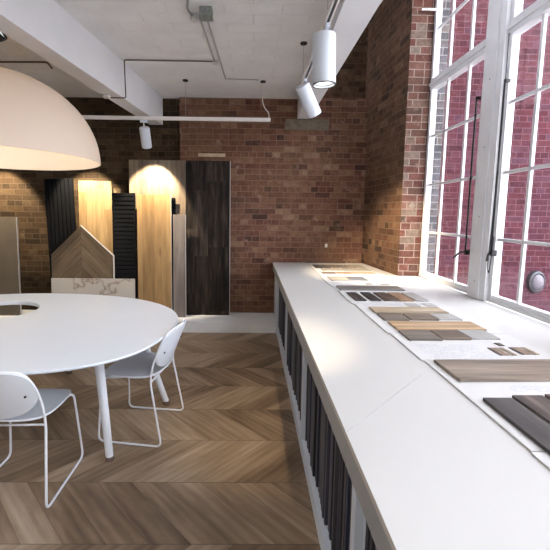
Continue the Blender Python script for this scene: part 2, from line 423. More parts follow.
# outside
struct(MB().b2(2.07, 9.0, 5.12, 5.5, -.6, 7.0).build('wall_outside', m_brick_e), 'red brick building outside the window', 'wall')
struct(MB().b2(2.06, 14, -12, 5.5, -.75, -.6).build('ground_outside', m_ground), 'paved yard outside the window', 'ground')

# ------------------------------------------------------------------ windows
FX = 1.89      # inner face of the frame
def window(idx, ya, yb, nb, label, rods=()):
    """window between ya (far) > yb (near), nb vertical bars"""
    w = empty('window_%d' % idx, (FX+.03, (ya+yb)/2, CZ)); w['kind'] = 'structure'; w['label'] = label; w['category'] = 'window'
    oy, oz, ox = (ya+yb)/2, CZ, FX+.03
    def P(name, m, mat=m_sash, par=w):
        q = m.build(name, mat, par)
        return q
    def bx(m, x0, x1, y0, y1, z0, z1, bev=.003): m.b2(x0-ox, x1-ox, y0-oy, y1-oy, z0-oz, z1-oz, bev=bev)
    Z = [.94, 1.374, 1.885, 2.40, 2.889]; TT = 2.99; Z2 = [3.49, 3.98]
    # outer frame: sides, sill, transom, head
    m = MB()
    bx(m, FX, FX+.07, yb, ya, CZ+.002, .905); P('bottom_rail', m)
    m = MB(); bx(m, FX+.012, FX+.06, yb+.03, ya-.03, .905, .935); P('sash_rail', m)
    m = MB(); bx(m, FX, FX+.08, yb, ya, 2.885, 2.925); bx(m, FX-.012, FX+.07, yb, ya, 2.925, 2.955); bx(m, FX+.004, FX+.08, yb, ya, 2.955, 2.995); P('transom', m)
    m = MB(); bx(m, FX, FX+.07, yb, ya, 3.98, 4.04); P('head_rail', m)
    for y0, y1 in ((ya-.04, ya), (yb, yb+.035)):
        m = MB(); bx(m, FX+.005, FX+.065, y0, y1, .905, 2.885); P('stile', m)
        m = MB(); bx(m, FX+.005, FX+.065, y0, y1, 2.995, 3.98); P('stile', m)
    ys = [ya-.03-(ya-yb-.06)*k/(nb+1) for k in range(1, nb+1)] if isinstance(nb, int) else nb
    for y in ys:
        m = MB(); bx(m, FX+.022, FX+.044, y-.012, y+.012, .935, 2.885); P('glazing_bar', m)
        m = MB(); bx(m, FX+.022, FX+.044, y-.012, y+.012, 2.995, 3.98); P('glazing_bar', m)
    for z in Z[1:4]+[Z2[0]]:
        m = MB(); bx(m, FX+.0225, FX+.0435, yb+.035, ya-.04, z-.012, z+.012); P('crossbar', m)
    m = MB(); bx(m, FX+.033, FX+.037, yb+.02, ya-.02, .93, 3.99, bev=0); P('glass', m, m_glass)
    for (y, z0, z1, hy) in rods:
        m = MB(); m.tube([(FX-.03-ox, y-oy, z0-oz), (FX-.03-ox, y-oy, z1-oz)], .008, 8)
        m.box((FX-.012-ox, y-oy, z1-oz-.01), (.035, .022, .024), bev=.003); rd = P('stay_rod', m, m_black)
        m = MB(); m.tube(fillet([(FX-.02-ox, y-oy, z0+.03-oz), (FX-.05-ox, y+hy*.05-oy, z0+.015-oz), (FX-.06-ox, y+hy*.13-oy, z0-.045-oz)], .03), .008, 8)
        m.box((FX-.012-ox, y-oy, z0+.02-oz), (.04, .034, .045), bev=.006); P('stay_handle', m, m_black)
    return w
window(1, JY, 3.17, [3.838, 3.476], 'tall white multi-pane window next to the brick pier', rods=((3.228, 1.22, 2.54, 1),))
window(2, 2.93, 1.86, [2.62, 2.255], 'tall white multi-pane window at the right edge', rods=((2.878, 1.25, 2.56, 0),))
window(3, 1.62, .50, 2, 'white multi-pane window beside the viewer')
window(4, .26, -1.06, 2, 'white multi-pane window just behind the viewer')
window(5, -1.30, WY1, 2, 'white multi-pane window furthest behind the viewer')
# mullion posts between windows
def mullion(y0, y1, i, label):
    e = MB(); yc = (y0+y1)/2
    e.b2(FX-.025, FX+.09, y0, y1, CZ+.002, 4.05, bev=.004)
    e.b2(FX-.04, FX-.02, y0+.06, y1-.05, CZ+.002, 4.05, bev=.004)
    o = e.build('trim_%d' % i, m_post)
    struct(o, label, 'mullion')
    for z in (1.02, 1.55, 2.1, 2.62):
        s = MB(); s.lathe([(0, 0), (.006, 0), (.006, .003), (0, .003)], 10, Matrix.Translation((FX-.040, yc, z)) @ Matrix.Rotation(-PI/2, 4, 'Y'))
        s.build('screw', m_grey, o)
mullion(2.93, 3.17, 3, 'wide grey-white post between the two windows')
mullion(1.62, 1.86, 4, 'wide grey-white window post at the right edge')
mullion(.26, .50, 5, 'wide grey-white window post beside the viewer')
mullion(-1.30, -1.06, 6, 'wide grey-white window post behind the viewer')

# cord on the second sash, hanging beside its rod
c = MB(); c.tube(fillet([(FX-.03, 2.875, 2.88), (FX-.03, 2.87, 2.2), (FX-.035, 2.885, 1.5), (FX-.035, 2.90, 1.16), (FX-.035, 2.88, 1.10), (FX-.035, 2.865, 1.2), (FX-.03, 2.86, 1.4)], .05), .0035, 6)
tag(c.build('sash_cord', m_black, smooth=True), 'thin dark cord hanging beside the rod on the wide window post', 'cord')
# chrome pipe stub on jamb
c = MB(); c.tube([(1.74, JY-.03, 3.68), (1.89, JY-.03, 3.68)], .013, 12)
c.tube([(1.755, JY-.03, 3.68), (1.755, JY, 3.68)], .009, 8)
tag(c.build('wall_bracket', m_chrome, smooth=True), 'short chrome bracket on the brick jamb at the top of the window', 'bracket')

# round bulkhead lamp on the outside wall
b = empty('bulkhead_lamp', (3.95, 5.12, .66), 0, 'round grey bulkhead lamp on the red brick wall outside', 'lamp')
R = Matrix.Diagonal((.74, 1, 1, 1)) @ Matrix.Rotation(PI/2, 4, 'X')
MB().lathe([(0, 0), (.155, 0), (.16, .02), (.15, .06), (.125, .075), (.115, .07), (.115, .05)], 40, R).build('housing', plain('bulkhead_grey', (.06,.06,.07), .4, metal=.5), b, smooth=True)
MB().lathe([(.118, .05), (.10, .085), (.06, .105), (0, .112)], 40, R).build('lens_cover', plain('frosted_lens', (.11,.10,.12), .3), b, smooth=True)

# ================================================================== COUNTER
def prism_obj(name, pts, z0, z1, mat, bev=0): return MB().prism(pts, z0, z1, bev=bev).build(name, mat)
g = .0006
far = [(.30, 1.10+g), (.79, 1.59+g), (1.885, 1.59+g), (1.885, JY-.004), (1.651, JY-.004), (1.572, YB-.04), (.30, YB-.04)]
near = [(.30, -1.3), (1.885, -1.3), (1.885, 1.59-g), (.79, 1.59-g), (.30, 1.10-g)]
for pts, lab, ya, yb in ((far, 'white laminate worktop running to the brick back wall', 1.10+g, YB-.04), (near, 'white laminate worktop nearest the viewer, below the diagonal seam', -1.3, 1.10-g)):
    e = empty('worktop', (0, 0, 0), 0, lab, 'worktop', 'worktops of the long counter')
    prism_obj('top_slab', pts, CZ-.02, CZ, m_counter, .0015).parent = e
    MB().b2(.302, .325, ya, yb, .768, CZ-.0205, bev=.001).build('front_panel', m_apron, e)

# cabinet units below
XF = .332
units = [(-1.27, -.10), (-.098, 1.092), (1.094, 2.290), (2.292, 3.490), (3.492, 4.690)]
ulab = ['white open rack cabinet behind the viewer end of the counter', 'white open rack cabinet below the seam in the counter front, nearest in view',
        'white open rack cabinet second from the near end of the counter', 'white open rack cabinet third along the counter', 'white open rack cabinet at the brick wall end of the counter']
def cabinet(y0, y1, lab):
    yc = (y0+y1)/2
    e = empty('rack_cabinet', (XF, yc, 0), 0, lab, 'cabinet', 'open rack cabinets under the counter')
    def P(name, *b, mat=m_cab):
        m = MB(); m.b2(b[0]-XF, b[1]-XF, b[2]-yc, b[3]-yc, b[4], b[5], bev=.0015); return m.build(name, mat, e)
    P('plinth', XF+.004, XF+.022, y0, y1, 0, .085)
    P('side_panel', XF, XF+.50, y0, y0+.022, .086, .766)
    P('side_panel', XF, XF+.50, y1-.022, y1, .086, .766)
    P('base_panel', XF, XF+.50, y0+.022, y1-.022, .086, .108)
    P('back_panel', XF+.48, XF+.50, y0+.022, y1-.022, .108, .766)
    P('front_frame', XF+.024, XF+.044, y0+.030, y0+.044, .109, .765)
    P('front_frame', XF+.024, XF+.044, y1-.044, y1-.030, .109, .765)
    # toothed slot rail
    m = MB(); m.b2(XF+.03-XF, XF+.05-XF, y0+.05-yc, y1-.05-yc, .109, .125)
    k = y0+.058
    while k < y1-.065:
        m.b2(.022, .06, k-yc, k+.012-yc, .125, .142); k += .040
    m.build('slot_rail', m_cab, e)
    return e
for (y0, y1), lab in zip(units, ulab): cabinet(y0, y1, lab)
e = MB().b2(XF, XF+.5, 4.692, YB-.04, 0, .766, bev=.001).build('filler_cabinet', m_cab)
tag(e, 'plain white closing unit between the last rack and the brick wall', 'cabinet')

# sample sheets in the racks
cols = [((.018,.019,.025), .5), ((.035,.035,.043), .5), ((.06,.06,.072), .5), ((.095,.093,.10), .55), ((.042,.037,.037), .5), ((.13,.125,.13), .6), ((.03,.037,.058), .45), ((.07,.064,.064), .5)]
names = ['near-black', 'charcoal', 'dark grey', 'mid grey', 'brown-black', 'light grey', 'blue-black', 'brown-grey']
sheet_m = [wood('rack_sheet_%d' % i, [(0, tuple(c*.6 for c in col)), (.5, col), (1, tuple(min(1, c*1.7) for c in col))], 'z', 'x', 0, grain=.9, rough=r, knots=False) for i, (col, r) in enumerate([((a[0]*.9, a[1]*1.0, a[2]*1.2), q) for a, q in cols])]
m_speck = plain('speckled_stone', (.09,.11,.15), .5, var=1.2, nscale=60)
proto = {}
ORD = 'first second third fourth fifth sixth seventh eighth ninth tenth eleventh twelfth thirteenth fourteenth fifteenth sixteenth seventeenth eighteenth nineteenth twentieth twenty-first twenty-second twenty-third twenty-fourth twenty-fifth twenty-sixth twenty-seventh twenty-eighth'.split()
for ui, (y0, y1) in enumerate(units[1:]):
    y = y0+.095; k = 0; nn = int((y1-y0-.14)/.040)+1
    which = ['nearest', 'second', 'third', 'fourth'][ui]
    for k in range(nn):
        y = y0+.074+.040*k
        if y > y1-.055: break
        ci = random.randrange(len(cols)); h = random.choice([.56, .58, .60, .615]); th = .020
        sp = (ui == 0 and k in (22, 23, 24))
        key = (ci, h, sp)
        if key not in proto:
            m = MB(); m.b2(0, .38, -th/2, th/2, 0, h, bev=.001)
            o = m.build('sample_sheet', m_speck if sp else sheet_m[ci]); proto[key] = o
        else:
            o = proto[key].copy(); COL.objects.link(o)
        o.location = (XF+.010+random.uniform(0, .014), y, .1425)
        left = k; right = nn-1-k
        ordn = ORD[k]
        tag(o, '%s sample sheet in the %s rack cabinet, %s from the near side' % ('blue speckled' if sp else names[ci], which, ordn), 'sample sheet', 'sample sheets in the %s rack' % which)

# display boards on the counter
bd = [(3.48, 4.18, .757), (2.79, 3.474, .772), (2.082, 2.784, .786), (1.682, 2.076, .800), (1.002, 1.676, .812), (.40, .996, .806)]
# far one carries the small chips
BT = .006
bz = CZ+BT
blabel = ['white display board under the pale chips, second from the brick wall', 'white display board under the row of five tiles', 'white display board under the two rows of oak samples',
          'white display board with faint printing and striped chips', 'white display board under the wide greyed oak plank', 'white display board nearest the viewer']
for (y0, y1, x0), lab in zip([(4.19, 5.0, .77)]+bd, ['white display board at the brick wall, under dark chips']+blabel):
    tag(MB().b2(0, 1.47-x0, 0, y1-y0, 0, BT, bev=.0012).build('display_board', m_board, loc=(x0, y0, CZ+.0003)), lab, 'display board', 'white display boards on the counter')
# thin black shadow tray edging under two of them
def wmat(name, base, axis='x', across='y', grain=1.7, sp=1.6):
    c = base
    return wood(name, [(0, tuple(v*.5 for v in c)), (.4, tuple(v*.85 for v in c)), (.65, c), (1, tuple(min(1, v*sp) for v in c))], axis, across, 0, grain=grain, streak=26, knots=True)
ws = dict(oak=wmat('smp_oak', (.38,.26,.155)), oak_p=wmat('smp_pale_oak', (.42,.335,.235)), taupe=wmat('smp_taupe', (.175,.15,.125)), greyb=wmat('smp_grey_brown', (.15,.115,.085)),
          dark=wmat('smp_dark', (.05,.045,.043), 'y', 'x'), black=wmat('smp_black', (.035,.035,.037), 'y', 'x'), brown=wmat('smp_brown', (.10,.075,.06), 'y', 'x'), tan=wmat('smp_tan', (.30,.19,.12), 'y', 'x'),
          pale=wmat('smp_pale_grey', (.38,.38,.37), 'y', 'x', .4, 1.2), gplank=wmat('smp_grey_plank', (.18,.168,.16)), wide=wmat('smp_wide', (.27,.22,.175)), slate=wmat('smp_slate', (.15,.16,.18)),
          charc=wmat('smp_charcoal', (.075,.072,.07), 'y', 'x', 2.2, 2.6), charb=wmat('smp_charcoal_brown', (.08,.066,.058), 'y', 'x', 2.2, 2.4), cream=wmat('smp_cream', (.38,.345,.29)))
def smp(x0, x1, y0, y1, mat, label, th=.009, group=None, rz=0, name='floor_sample', cat='sample'):
    cx, cy = (x0+x1)/2, (y0+y1)/2
    o = MB().box((0, 0, th/2), (x1-x0, y1-y0, th), bev=.0012).build(name, ws[mat] if isinstance(mat, str) else mat, loc=(cx, cy, bz+.0006), rot=(0, 0, rz))
    return tag(o, label, cat, group)
G = 'flooring samples laid out on the counter'
# farthest rows
for x0, x1, m, l in ((.81, .90, 'black', 'near-black small chip at the left end of the farthest row'), (.915, 1.005, 'brown', 'dark brown small chip second in the farthest row'), (1.02, 1.11, 'greyb', 'grey-brown small chip third in the farthest row'),
                     (1.125, 1.215, 'taupe', 'taupe small chip fourth in the farthest row'), (1.23, 1.33, 'wide', 'light brown small chip fifth in the farthest row'), (1.345, 1.44, 'cream', 'cream small chip at the right end of the farthest row')):
    smp(x0, x1, 4.67, 4.94, m, l, group=G)
smp(.86, 1.44, 4.44, 4.60, 'cream', 'long pale oak strip behind the two narrow brown chips', .008, G)
smp(.815, .97, 4.22, 4.33, 'greyb', 'narrow grey-brown chip left of the narrow brown chip', .007, G)
smp(.985, 1.15, 4.22, 4.33, 'tan', 'narrow warm brown chip right of the grey-brown chip', .007, G)
smp(1.17, 1.43, 4.22, 4.36, 'oak_p', 'pale oak chip right of the two narrow brown chips', .007, G)
smp(.82, 1.015, 3.78, 4.0, 'cream', 'pale stone chip left of the slate chip', .008, G)
smp(1.02, 1.20, 3.79, 4.0, 'slate', 'slate blue-grey chip beside the pale stone chip', .009, G)
smp(1.22, 1.40, 3.80, 3.88, 'pale', 'thin light grey chip right of the slate chip', .004, G)
smp(1.12, 1.18, 3.58, 3.64, 'slate', 'tiny grey tag left of the other tiny grey tag', .003, G)
smp(1.26, 1.35, 3.58, 3.63, 'slate', 'tiny grey tag behind the right end of the long grey plank', .003, G)
smp(.80, 1.375, 3.28, 3.47, 'gplank', 'long grey wood plank behind the row of five tiles', .011, G)
for x0, x1, m, l in ((.82, .905, 'dark', 'near-black wood tile at the left end of the row of five'), (.94, 1.02, 'black', 'black wood tile second in the row of five'), (1.052, 1.152, 'brown', 'dark brown wood tile in the middle of the row of five'),
                     (1.172, 1.278, 'tan', 'warm tan wood tile fourth in the row of five'), (1.295, 1.395, 'pale', 'pale grey tile at the right end of the row of five')):
    smp(x0, x1, 2.87, 3.17, m, l, .010, G)
smp(1.17, 1.26, 2.70, 2.80, 'pale', 'small grey chip behind the left half of the first pale oak plank', .004, G)
smp(1.31, 1.385, 2.71, 2.81, 'pale', 'small grey chip nearer the window behind the first pale oak plank', .004, G)
smp(.855, 1.36, 2.50, 2.655, 'oak_p', 'pale oak plank over three samples, farther of the two oak rows', .011, G)
smp(.855, 1.015, 2.325, 2.485, 'taupe', 'taupe wood sample below the farther oak plank, at its left', .010, G)
smp(1.03, 1.21, 2.335, 2.485, 'greyb', 'grey-brown wood sample below the farther oak plank, in the middle', .010, G)
smp(1.225, 1.37, 2.345, 2.495, 'pale', 'pale grey sample below the farther oak plank, at its right', .006, G)
smp(.86, 1.385, 2.125, 2.29, 'oak', 'golden oak plank over three samples, nearer of the two oak rows', .011, G)
smp(.855, 1.035, 1.945, 2.105, 'taupe', 'taupe wood sample below the nearer oak plank, at its left', .010, G)
smp(1.045, 1.20, 1.96, 2.115, 'greyb', 'brown wood sample below the nearer oak plank, in the middle', .010, G)
smp(1.212, 1.365, 1.97, 2.125, 'pale', 'pale grey sample below the nearer oak plank, at its right', .008, G)
# striped chip sets
def strips(x0, x1, y0, y1, label):
    e = empty('striped_chip', ((x0+x1)/2, (y0+y1)/2, bz+.0006), 0, label, 'sample', 'striped chips on the printed board')
    n = 6; w = (x1-x0)/n
    for i in range(n):
        MB().b2(x0+w*i-(x0+x1)/2, x0+w*(i+.86)-(x0+x1)/2, -(y1-y0)/2, (y1-y0)/2, 0, .004).build('strip', ws[['brown', 'wide', 'tan', 'cream', 'greyb', 'oak_p'][i]], e)
strips(1.21, 1.295, 1.74, 1.84, 'small striped brown and cream chip left of its twin')
strips(1.325, 1.415, 1.752, 1.848, 'small striped brown and cream chip nearer the window')
smp(1.292, 1.322, 1.872, 1.915, 'brown', 'tiny dark brown tag above the two striped chips', .004, G)
smp(.847, 1.445, 1.45, 1.66, 'wide', 'wide greyed oak plank behind the charcoal planks', .013, G, rz=.02)
smp(.850, .955, .93, 1.295, 'charc', 'charcoal grey wood plank at the left of the nearest row', .012, G)
smp(.972, 1.085, .95, 1.315, 'charb', 'charcoal brown wood plank in the middle of the nearest row', .012, G)
smp(1.102, 1.21, .96, 1.325, 'brown', 'dark brown wood plank at the right edge of the nearest row', .012, G)
# printed ink on boards
def ink(x0, x1, y0, y1, rows, label, seed):
    rr = random.Random(seed); m = MB(); dy = (y1-y0)/rows
    for i in range(rows):
        x = x0
        while x < x1:
            w = rr.uniform(.006, .03)
            if rr.random() < .75: m.b2(x-x0, min(x+w, x1)-x0, dy*i, dy*(i+.32), 0, .0004)
            x += w+.007
    o = m.build('printed_sheet', m_textl, loc=(x0, y0, bz+.0003)); tag(o, label, 'printed sheet')
ink(.86, 1.18, 1.70, 1.90, 14, 'faint grey printing on the board left of the striped chips', 1)
ink(.84, 1.14, 2.70, 2.80, 8, 'faint grey printing in front of the row of five tiles', 2)
ink(.84, 1.40, 3.69, 3.75, 4, 'faint grey printing behind the long grey plank', 3)
ink(1.02, 1.40, 1.37, 1.42, 4, 'faint grey printing in front of the wide greyed oak plank', 4)
# dark strip of wood standing against the back wall on the counter
tag(MB().b2(0, .56, 0, .03, 0, .030, bev=.002).build('wooden_strip', wmat('strip_brown', (.13,.075,.05)), loc=(.76, YB-.075, CZ+.0005)), 'dark brown wooden strip on the counter against the brick wall', 'strip')

# ================================================================== BOARDS ON BACK WALL
PZ = .1325
def leaner(name, xc, w, h, mat, ybot, lean, label, th=.02, z0=PZ, cat='panel', edge=None, build=None, group='flooring panels leaning on the brick wall'):
    e = empty(name, (xc, ybot, z0), 0, label, cat, group)
    e.rotation_euler = (-lean, 0, 0)
    m = MB()
    if build: build(m)
    else: m.b2(-w/2, w/2, 0, th, 0, h, bev=.001)
    m.build('board', mat, e)
    if edge: MB().b2(w/2, w/2+.006, -.001, th+.001, 0, h).build('edge_trim', edge, e)
    return e
m_edge = plain('aluminium_edge', (.62,.62,.64), .35, metal=.5)
# tall dark smoked plank board
leaner('flooring_panel', -.605, .60, 2.13, m_smoke, 5.145, .03, 'tallest dark smoked plank panel, right of the pale washed panel', edge=m_edge)
# pale washed board beside it (lit by the scallop)
m_wash = wood('washed_planks', [(0, (.06,.045,.033)), (.4, (.13,.10,.072)), (.7, (.20,.16,.115)), (1, (.30,.25,.19))], 'z', 'x', .13, 1.1, grain=.9)
leaner('flooring_panel', -1.293, .765, 2.13, m_wash, 5.145, .03, 'pale washed plank panel under the bright scallop of light')
# golden oak
leaner('flooring_panel', -1.312, .45, 1.66, m_oak2, 5.03, .025, 'golden oak panel in front of the pale washed panel', edge=m_edge)
leaner('flooring_panel', -.975, .165, 1.40, m_greyw, 5.02, .025, 'narrow grey wood board leaning beside the golden oak panel', edge=m_edge)
leaner('flooring_panel', -1.065, .06, 1.62, m_slatblack, 5.095, .02, 'narrow black strip showing behind the grey wood board')
# black ribbed board
def ribs(m):
    m.b2(-.155, .155, .008, .02, 0, 1.66)
    z = .01
    while z < 1.64:
        m.b2(-.155, .155, 0, .009, z, z+.044, bev=.003); z += .058
leaner('ribbed_panel', -1.725, .31, 1.66, m_slatblack, 5.06, .025, 'black panel with horizontal grooves left of the golden oak panel', build=ribs)
leaner('flooring_panel', -2.135, .45, 1.84, m_oak, 5.135, .03, 'light knotty oak panel behind the chevron panel')
leaner('flooring_panel', -1.86, .11, 1.74, m_oak, 5.16, .03, 'narrow oak board just right of the light knotty oak panel')
# black vertical slats, sheared at the bottom
def slats(m):
    for i in range(7):
        x = -.19+.055*i
        m.b2(x, x+.040, 0, .022, 0, 1.86, bev=.002)
    m.b2(-.19, .185, .022, .034, 0, 1.86)
e = leaner('slatted_panel', -2.53, .37, 1.86, m_slatblack, 5.06, .035, 'black panel of vertical slats left of the light oak panel', build=slats); e.rotation_euler.y = -.035
# chevron house-shaped board
def house(m):
    m.prism([(-.40, 0), (.42, 0), (.42, .84), (0.0, 1.235), (-.40, .85)], 0, .022, fn=lambda a, b, c: (a, c, b), bev=.001)
e = leaner('chevron_panel', -2.27, .82, 1.2, m_chev, 4.97, .03, 'pointed brown chevron wood panel behind the marble slab', build=house)
m = MB(); m.prism([(.42, 0), (.432, 0), (.432, .846), (0.0, 1.250), (0, 1.2355), (.42, .84)], -.001, .023, fn=lambda a, b, c: (a, c, b))
m.build('edge_trim', m_edge, e)
leaner('marble_slab', -2.095, 1.10, .545, m_marble, 4.90, .04, 'pale marble slab standing in front of the chevron panel', cat='slab', th=.015)
leaner('stone_panel', -3.46, .62, 1.34, m_tile, 5.04, .025, 'brown-grey stone tile panel at the left edge', edge=m_edge, th=.02)
# wooden block let into the wall
tag(MB().b2(0, .37, 0, .03, 0, .045, bev=.004).build('wooden_ledge', plain('pale_block', (.42,.33,.22), .7, var=.2), loc=(-.745, YB-.028, 2.325)), 'pale narrow wooden ledge fixed on the brick above the dark panel', 'ledge')
# thermostat / white chip on brick
tag(MB().box((0, 0, 0), (.035, .012, .05), bev=.003).build('wall_tag', m_plaster, loc=(1.05, YB-.042, 1.12)), 'small off-white chip on the brick wall above the counter', 'tag')

# ================================================================== TABLE
tc = Vector((-1.87, 2.715)); th_ = -.0915; ax, ay = 1.325, .985
TZ = .74
def ell(k, s=1.0, n=96, p=2.12):
    t = 2*PI*k/n; c, s_ = math.cos(t), math.sin(t)
    b_ = ay
    if s_ < 0: p, b_ = 3.0, .885
    x = ax*s*math.copysign(abs(c)**(2/p), c); y = b_*s*math.copysign(abs(s_)**(2/p), s_)
    return (x*math.cos(th_)-y*math.sin(th_), x*math.sin(th_)+y*math.cos(th_))
hc = Vector((-2.10, 3.035))-tc; hr = .315
T = empty('round_table', (tc.x, tc.y, 0), 0, 'large round white table with a hole in its top', 'table')
def tabletop():
    bm = bmesh.new(); n = 96
    prof = [(1.0-.045/1.1, TZ-.030), (1.0-.004, TZ-.016), (1.0, TZ-.008), (1.0-.003, TZ)]   # outer under chamfer
    def outer(s, z): return [bm.verts.new((*ell(k, s), z)) for k in range(n)]
    def inner(r, z): return [bm.verts.new((hc.x+r*math.cos(2*PI*k/n)*1.0, hc.y+r*math.sin(2*PI*k/n), z)) for k in range(n)]
    rings = [outer(s, z) for s, z in prof]+[inner(hr+.003, TZ), inner(hr, TZ-.003), inner(hr, TZ-.030)]
    rings.append(rings[0])
    for a, b in zip(rings[:-1], rings[1:]):
        for k in range(n): bm.faces.new((a[k], a[(k+1) % n], b[(k+1) % n], b[k]))
    bmesh.ops.recalc_face_normals(bm, faces=bm.faces[:])
    me = bpy.data.meshes.new('tabletop'); bm.to_mesh(me); bm.free(); me.materials.append(m_white)
    o = bpy.data.objects.new('tabletop', me); COL.objects.link(o); o.parent = T
tabletop()
for (fx, fy, tx, ty) in ((-.88, 2.215, -.965, 2.29), (-.685, 2.92, -.93, 2.94), (-1.75, 3.50, -1.80, 3.43), (-2.85, 3.15, -2.72, 3.06), (-2.75, 2.15, -2.65, 2.25), (-1.95, 1.86, -1.95, 1.98)):
    f = Vector((fx-tc.x, fy-tc.y, .02)); t = Vector((tx-tc.x, ty-tc.y, TZ-.031))
    lg = MB().tube([f, f.lerp(t, .5), t], [.023, .027, .030], 20).build('leg', m_powder, T, smooth=True)
    MB().tube([f+Vector((0, 0, -.02)), f+Vector((0, 0, .008))], .0245, 20).build('foot_cap', plain('foot_felt', (.14,.10,.08), .8) if 'foot_felt' not in bpy.data.materials else bpy.data.materials['foot_felt'], lg, smooth=True)

# ================================================================== CHAIRS
def make_chair(label, loc, rz):
    e = empty('dining_chair', loc, rz, label, 'chair', 'white sled-base chairs at the table')
    # seat shell
    def shell(n, m, fn, th):
        bm = bmesh.new(); A = []; B = []
        for i in range(n+1):
            ra, rb = [], []
            for j in range(m):
                p, nr = fn(i/n, 2*PI*j/m)
                ra.append(bm.verts.new(p)); rb.append(bm.verts.new(p-nr*th))
            A.append(ra); B.append(rb)
        for G_, fl in ((A, 0), (B, 1)):
            for i in range(n):
                for j in range(m):
                    q = (G_[i][j], G_[i+1][j], G_[i+1][(j+1) % m], G_[i][(j+1) % m])
                    try: bm.faces.new(q if not fl else q[::-1])
                    except ValueError: pass
        for j in range(m):
            bm.faces.new((A[n][j], B[n][j], B[n][(j+1) % m], A[n][(j+1) % m]))
        bmesh.ops.remove_doubles(bm, verts=bm.verts[:], dist=1e-5)
        bmesh.ops.recalc_face_normals(bm, faces=bm.faces[:])
        return bm
    def se(t, a, b, p):
        c, s = math.cos(t), math.sin(t)
        return a*math.copysign(abs(c)**(2/p), c), b*math.copysign(abs(s)**(2/p), s)
    def seat_fn(r, t):
        x, y = se(t, .218, .222, 3.2 if math.sin(t) > 0 else 2.3); x *= r; y *= r
        z = .462 - .018*(1-(x/.218)**2)*(1-(y/.222)**2)
        if y > .10: z -= ((y-.10)/.12)**2*.018          # waterfall front
        if y < -.10: z += ((-.10-y)/.12)**2*.028         # turned-up rear
        z += .012*(abs(x)/.218)**3
        return Vector((x, y+.02, z)), Vector((0, 0, 1))
    bm = shell(10, 48, seat_fn, .011); mb = MB(); mb.bm.free(); mb.bm = bm; mb.build('seat', m_shell, e, smooth=True, angle=60)
    def back_fn(r, t):
        x, z = se(t, .205, .145, 3.3 if math.sin(t) > 0 else 2.2); x *= r; z *= r
        y = -.200 + .052*(abs(x)/.205)**2 - .115*(z+.142)/.284
        return Vector((x, y, .637+z)), Vector((0, -1, 0))
    bm = shell(10, 48, back_fn, .010); mb = MB(); mb.bm.free(); mb.bm = bm; bk = mb.build('backrest', m_shell, e, smooth=True, angle=60)
    for sx in (-1, 1):
        M = Matrix.Translation((sx*.165, -.2305, .63)) @ Matrix.Rotation(PI/2, 4, 'X')
        MB().lathe([(0, 0), (.006, 0), (.006, .006), (0, .007)], 12, M).build('screw', m_dark, bk)
    # one continuous wire: front of seat -> floor -> back -> over the top of the backrest
    rr = .0068
    side = []
    side += [(.165, .05, .444), (.195, .200, .438), (.228, .220, rr+.001), (.235, -.228, rr+.001), (.213, -.150, .44), (.210, -.168, .56), (.203, -.215, .68), (.170, -.255, .765)]
    topR = fillet(side+[(0, -.303, .787)], .045, 6)
    # mirrored continuation
    full = topR+[Vector((-p.x, p.y, p.z)) for p in topR[::-1][1:]]
    MB().tube(full, rr, 10).build('wire_frame', m_powder, e, smooth=True)
    MB().tube([(-.212, -.150, .435), (-.10, -.145, .430), (.10, -.145, .430), (.212, -.150, .435)], .006, 8).build('cross_rod', m_powder, e, smooth=True)
    MB().tube([(-.19, .175, .436), (.19, .175, .436)], .006, 8).build('cross_rod', m_powder, e, smooth=True)
    return e
make_chair('white chair in the lower left seen from behind, its back to the viewer', (-1.288, 2.025, 0), math.radians(.3))
make_chair('white chair at the right end of the table seen side on', (-.778, 2.600, 0), math.radians(82))

# ================================================================== PENDANT LAMP
LC = Vector((-2.03, 3.05)); LR = .77; LZ = 1.96
L = empty('pendant_lamp', (LC.x, LC.y, LZ), 0, 'huge white dome pendant lamp above the round table', 'lamp')
prof = []
for k in range(25):
    a = (PI/2)*k/24
    prof.append((LR*math.cos(a)**.92 if k < 24 else 0, .665*math.sin(a)))
pin = [(max(r-.012, 0), max(z-.010, 0)) for r, z in prof]
outer = [(LR-.006, -.004)]+prof
sh = MB().lathe(outer+pin[::-1][0:]+[(LR-.006, -.004)], 96)
bmesh.ops.remove_doubles(sh.bm, verts=sh.bm.verts[:], dist=1e-5)
sh.build('lamp_shade', m_shade, L, smooth=True, angle=50)
MB().lathe([(0, .725), (.03, .725), (.045, .66), (0, .66)], 24).build('shade_cap', m_grey, L, smooth=True)
MB().tube([(0, 0, .725), (.02, .01, .95), (0, 0, ZC-LZ)], .005, 8).build('cord', m_black, L, smooth=True)
MB().lathe([(0, .50), (.03, .49), (.055, .44), (.055, .40), (.035, .36), (0, .345)], 24).build('bulb', m_bulb, L, smooth=True)
MB().tube([(0, 0, .50), (0, 0, .652)], .02, 12).build('lamp_holder', m_grey, L, smooth=True)

# ================================================================== TRACKS AND SPOTS
RX, RZ = .458, 2.748
rl = empty('light_rail', (RX, 3.64, RZ), 0, 'white light rail with a black slot running beside the window bay beam', 'light rail', 'suspended light rails')
MB().b2(-.019, .019, -5.2, 0, -.012, .024, bev=.002).build('rail_body', m_soft, rl)
MB().b2(-.008, .008, -5.18, -.02, -.0135, -.0121).build('rail_slot', m_black, rl)
for y in (-.02, -1.15, -2.9):
    w = MB().tube([(0, y, .024), (0, y, ZC-RZ-.01)], .0018, 6).build('suspension_wire', m_grey, rl)
    MB().lathe([(0, 0), (.032, 0), (.03, -.012), (0, -.02)], 20, Matrix.Translation((0, y, ZC-RZ-.0005))).build('ceiling_cup', m_dark, rl, smooth=True)
LX, LY, LZr = .21, 4.63, 2.668
rl = empty('light_rail', (LX, LY, LZr), 0, 'long white light rail hanging across in front of the back wall', 'light rail', 'suspended light rails')
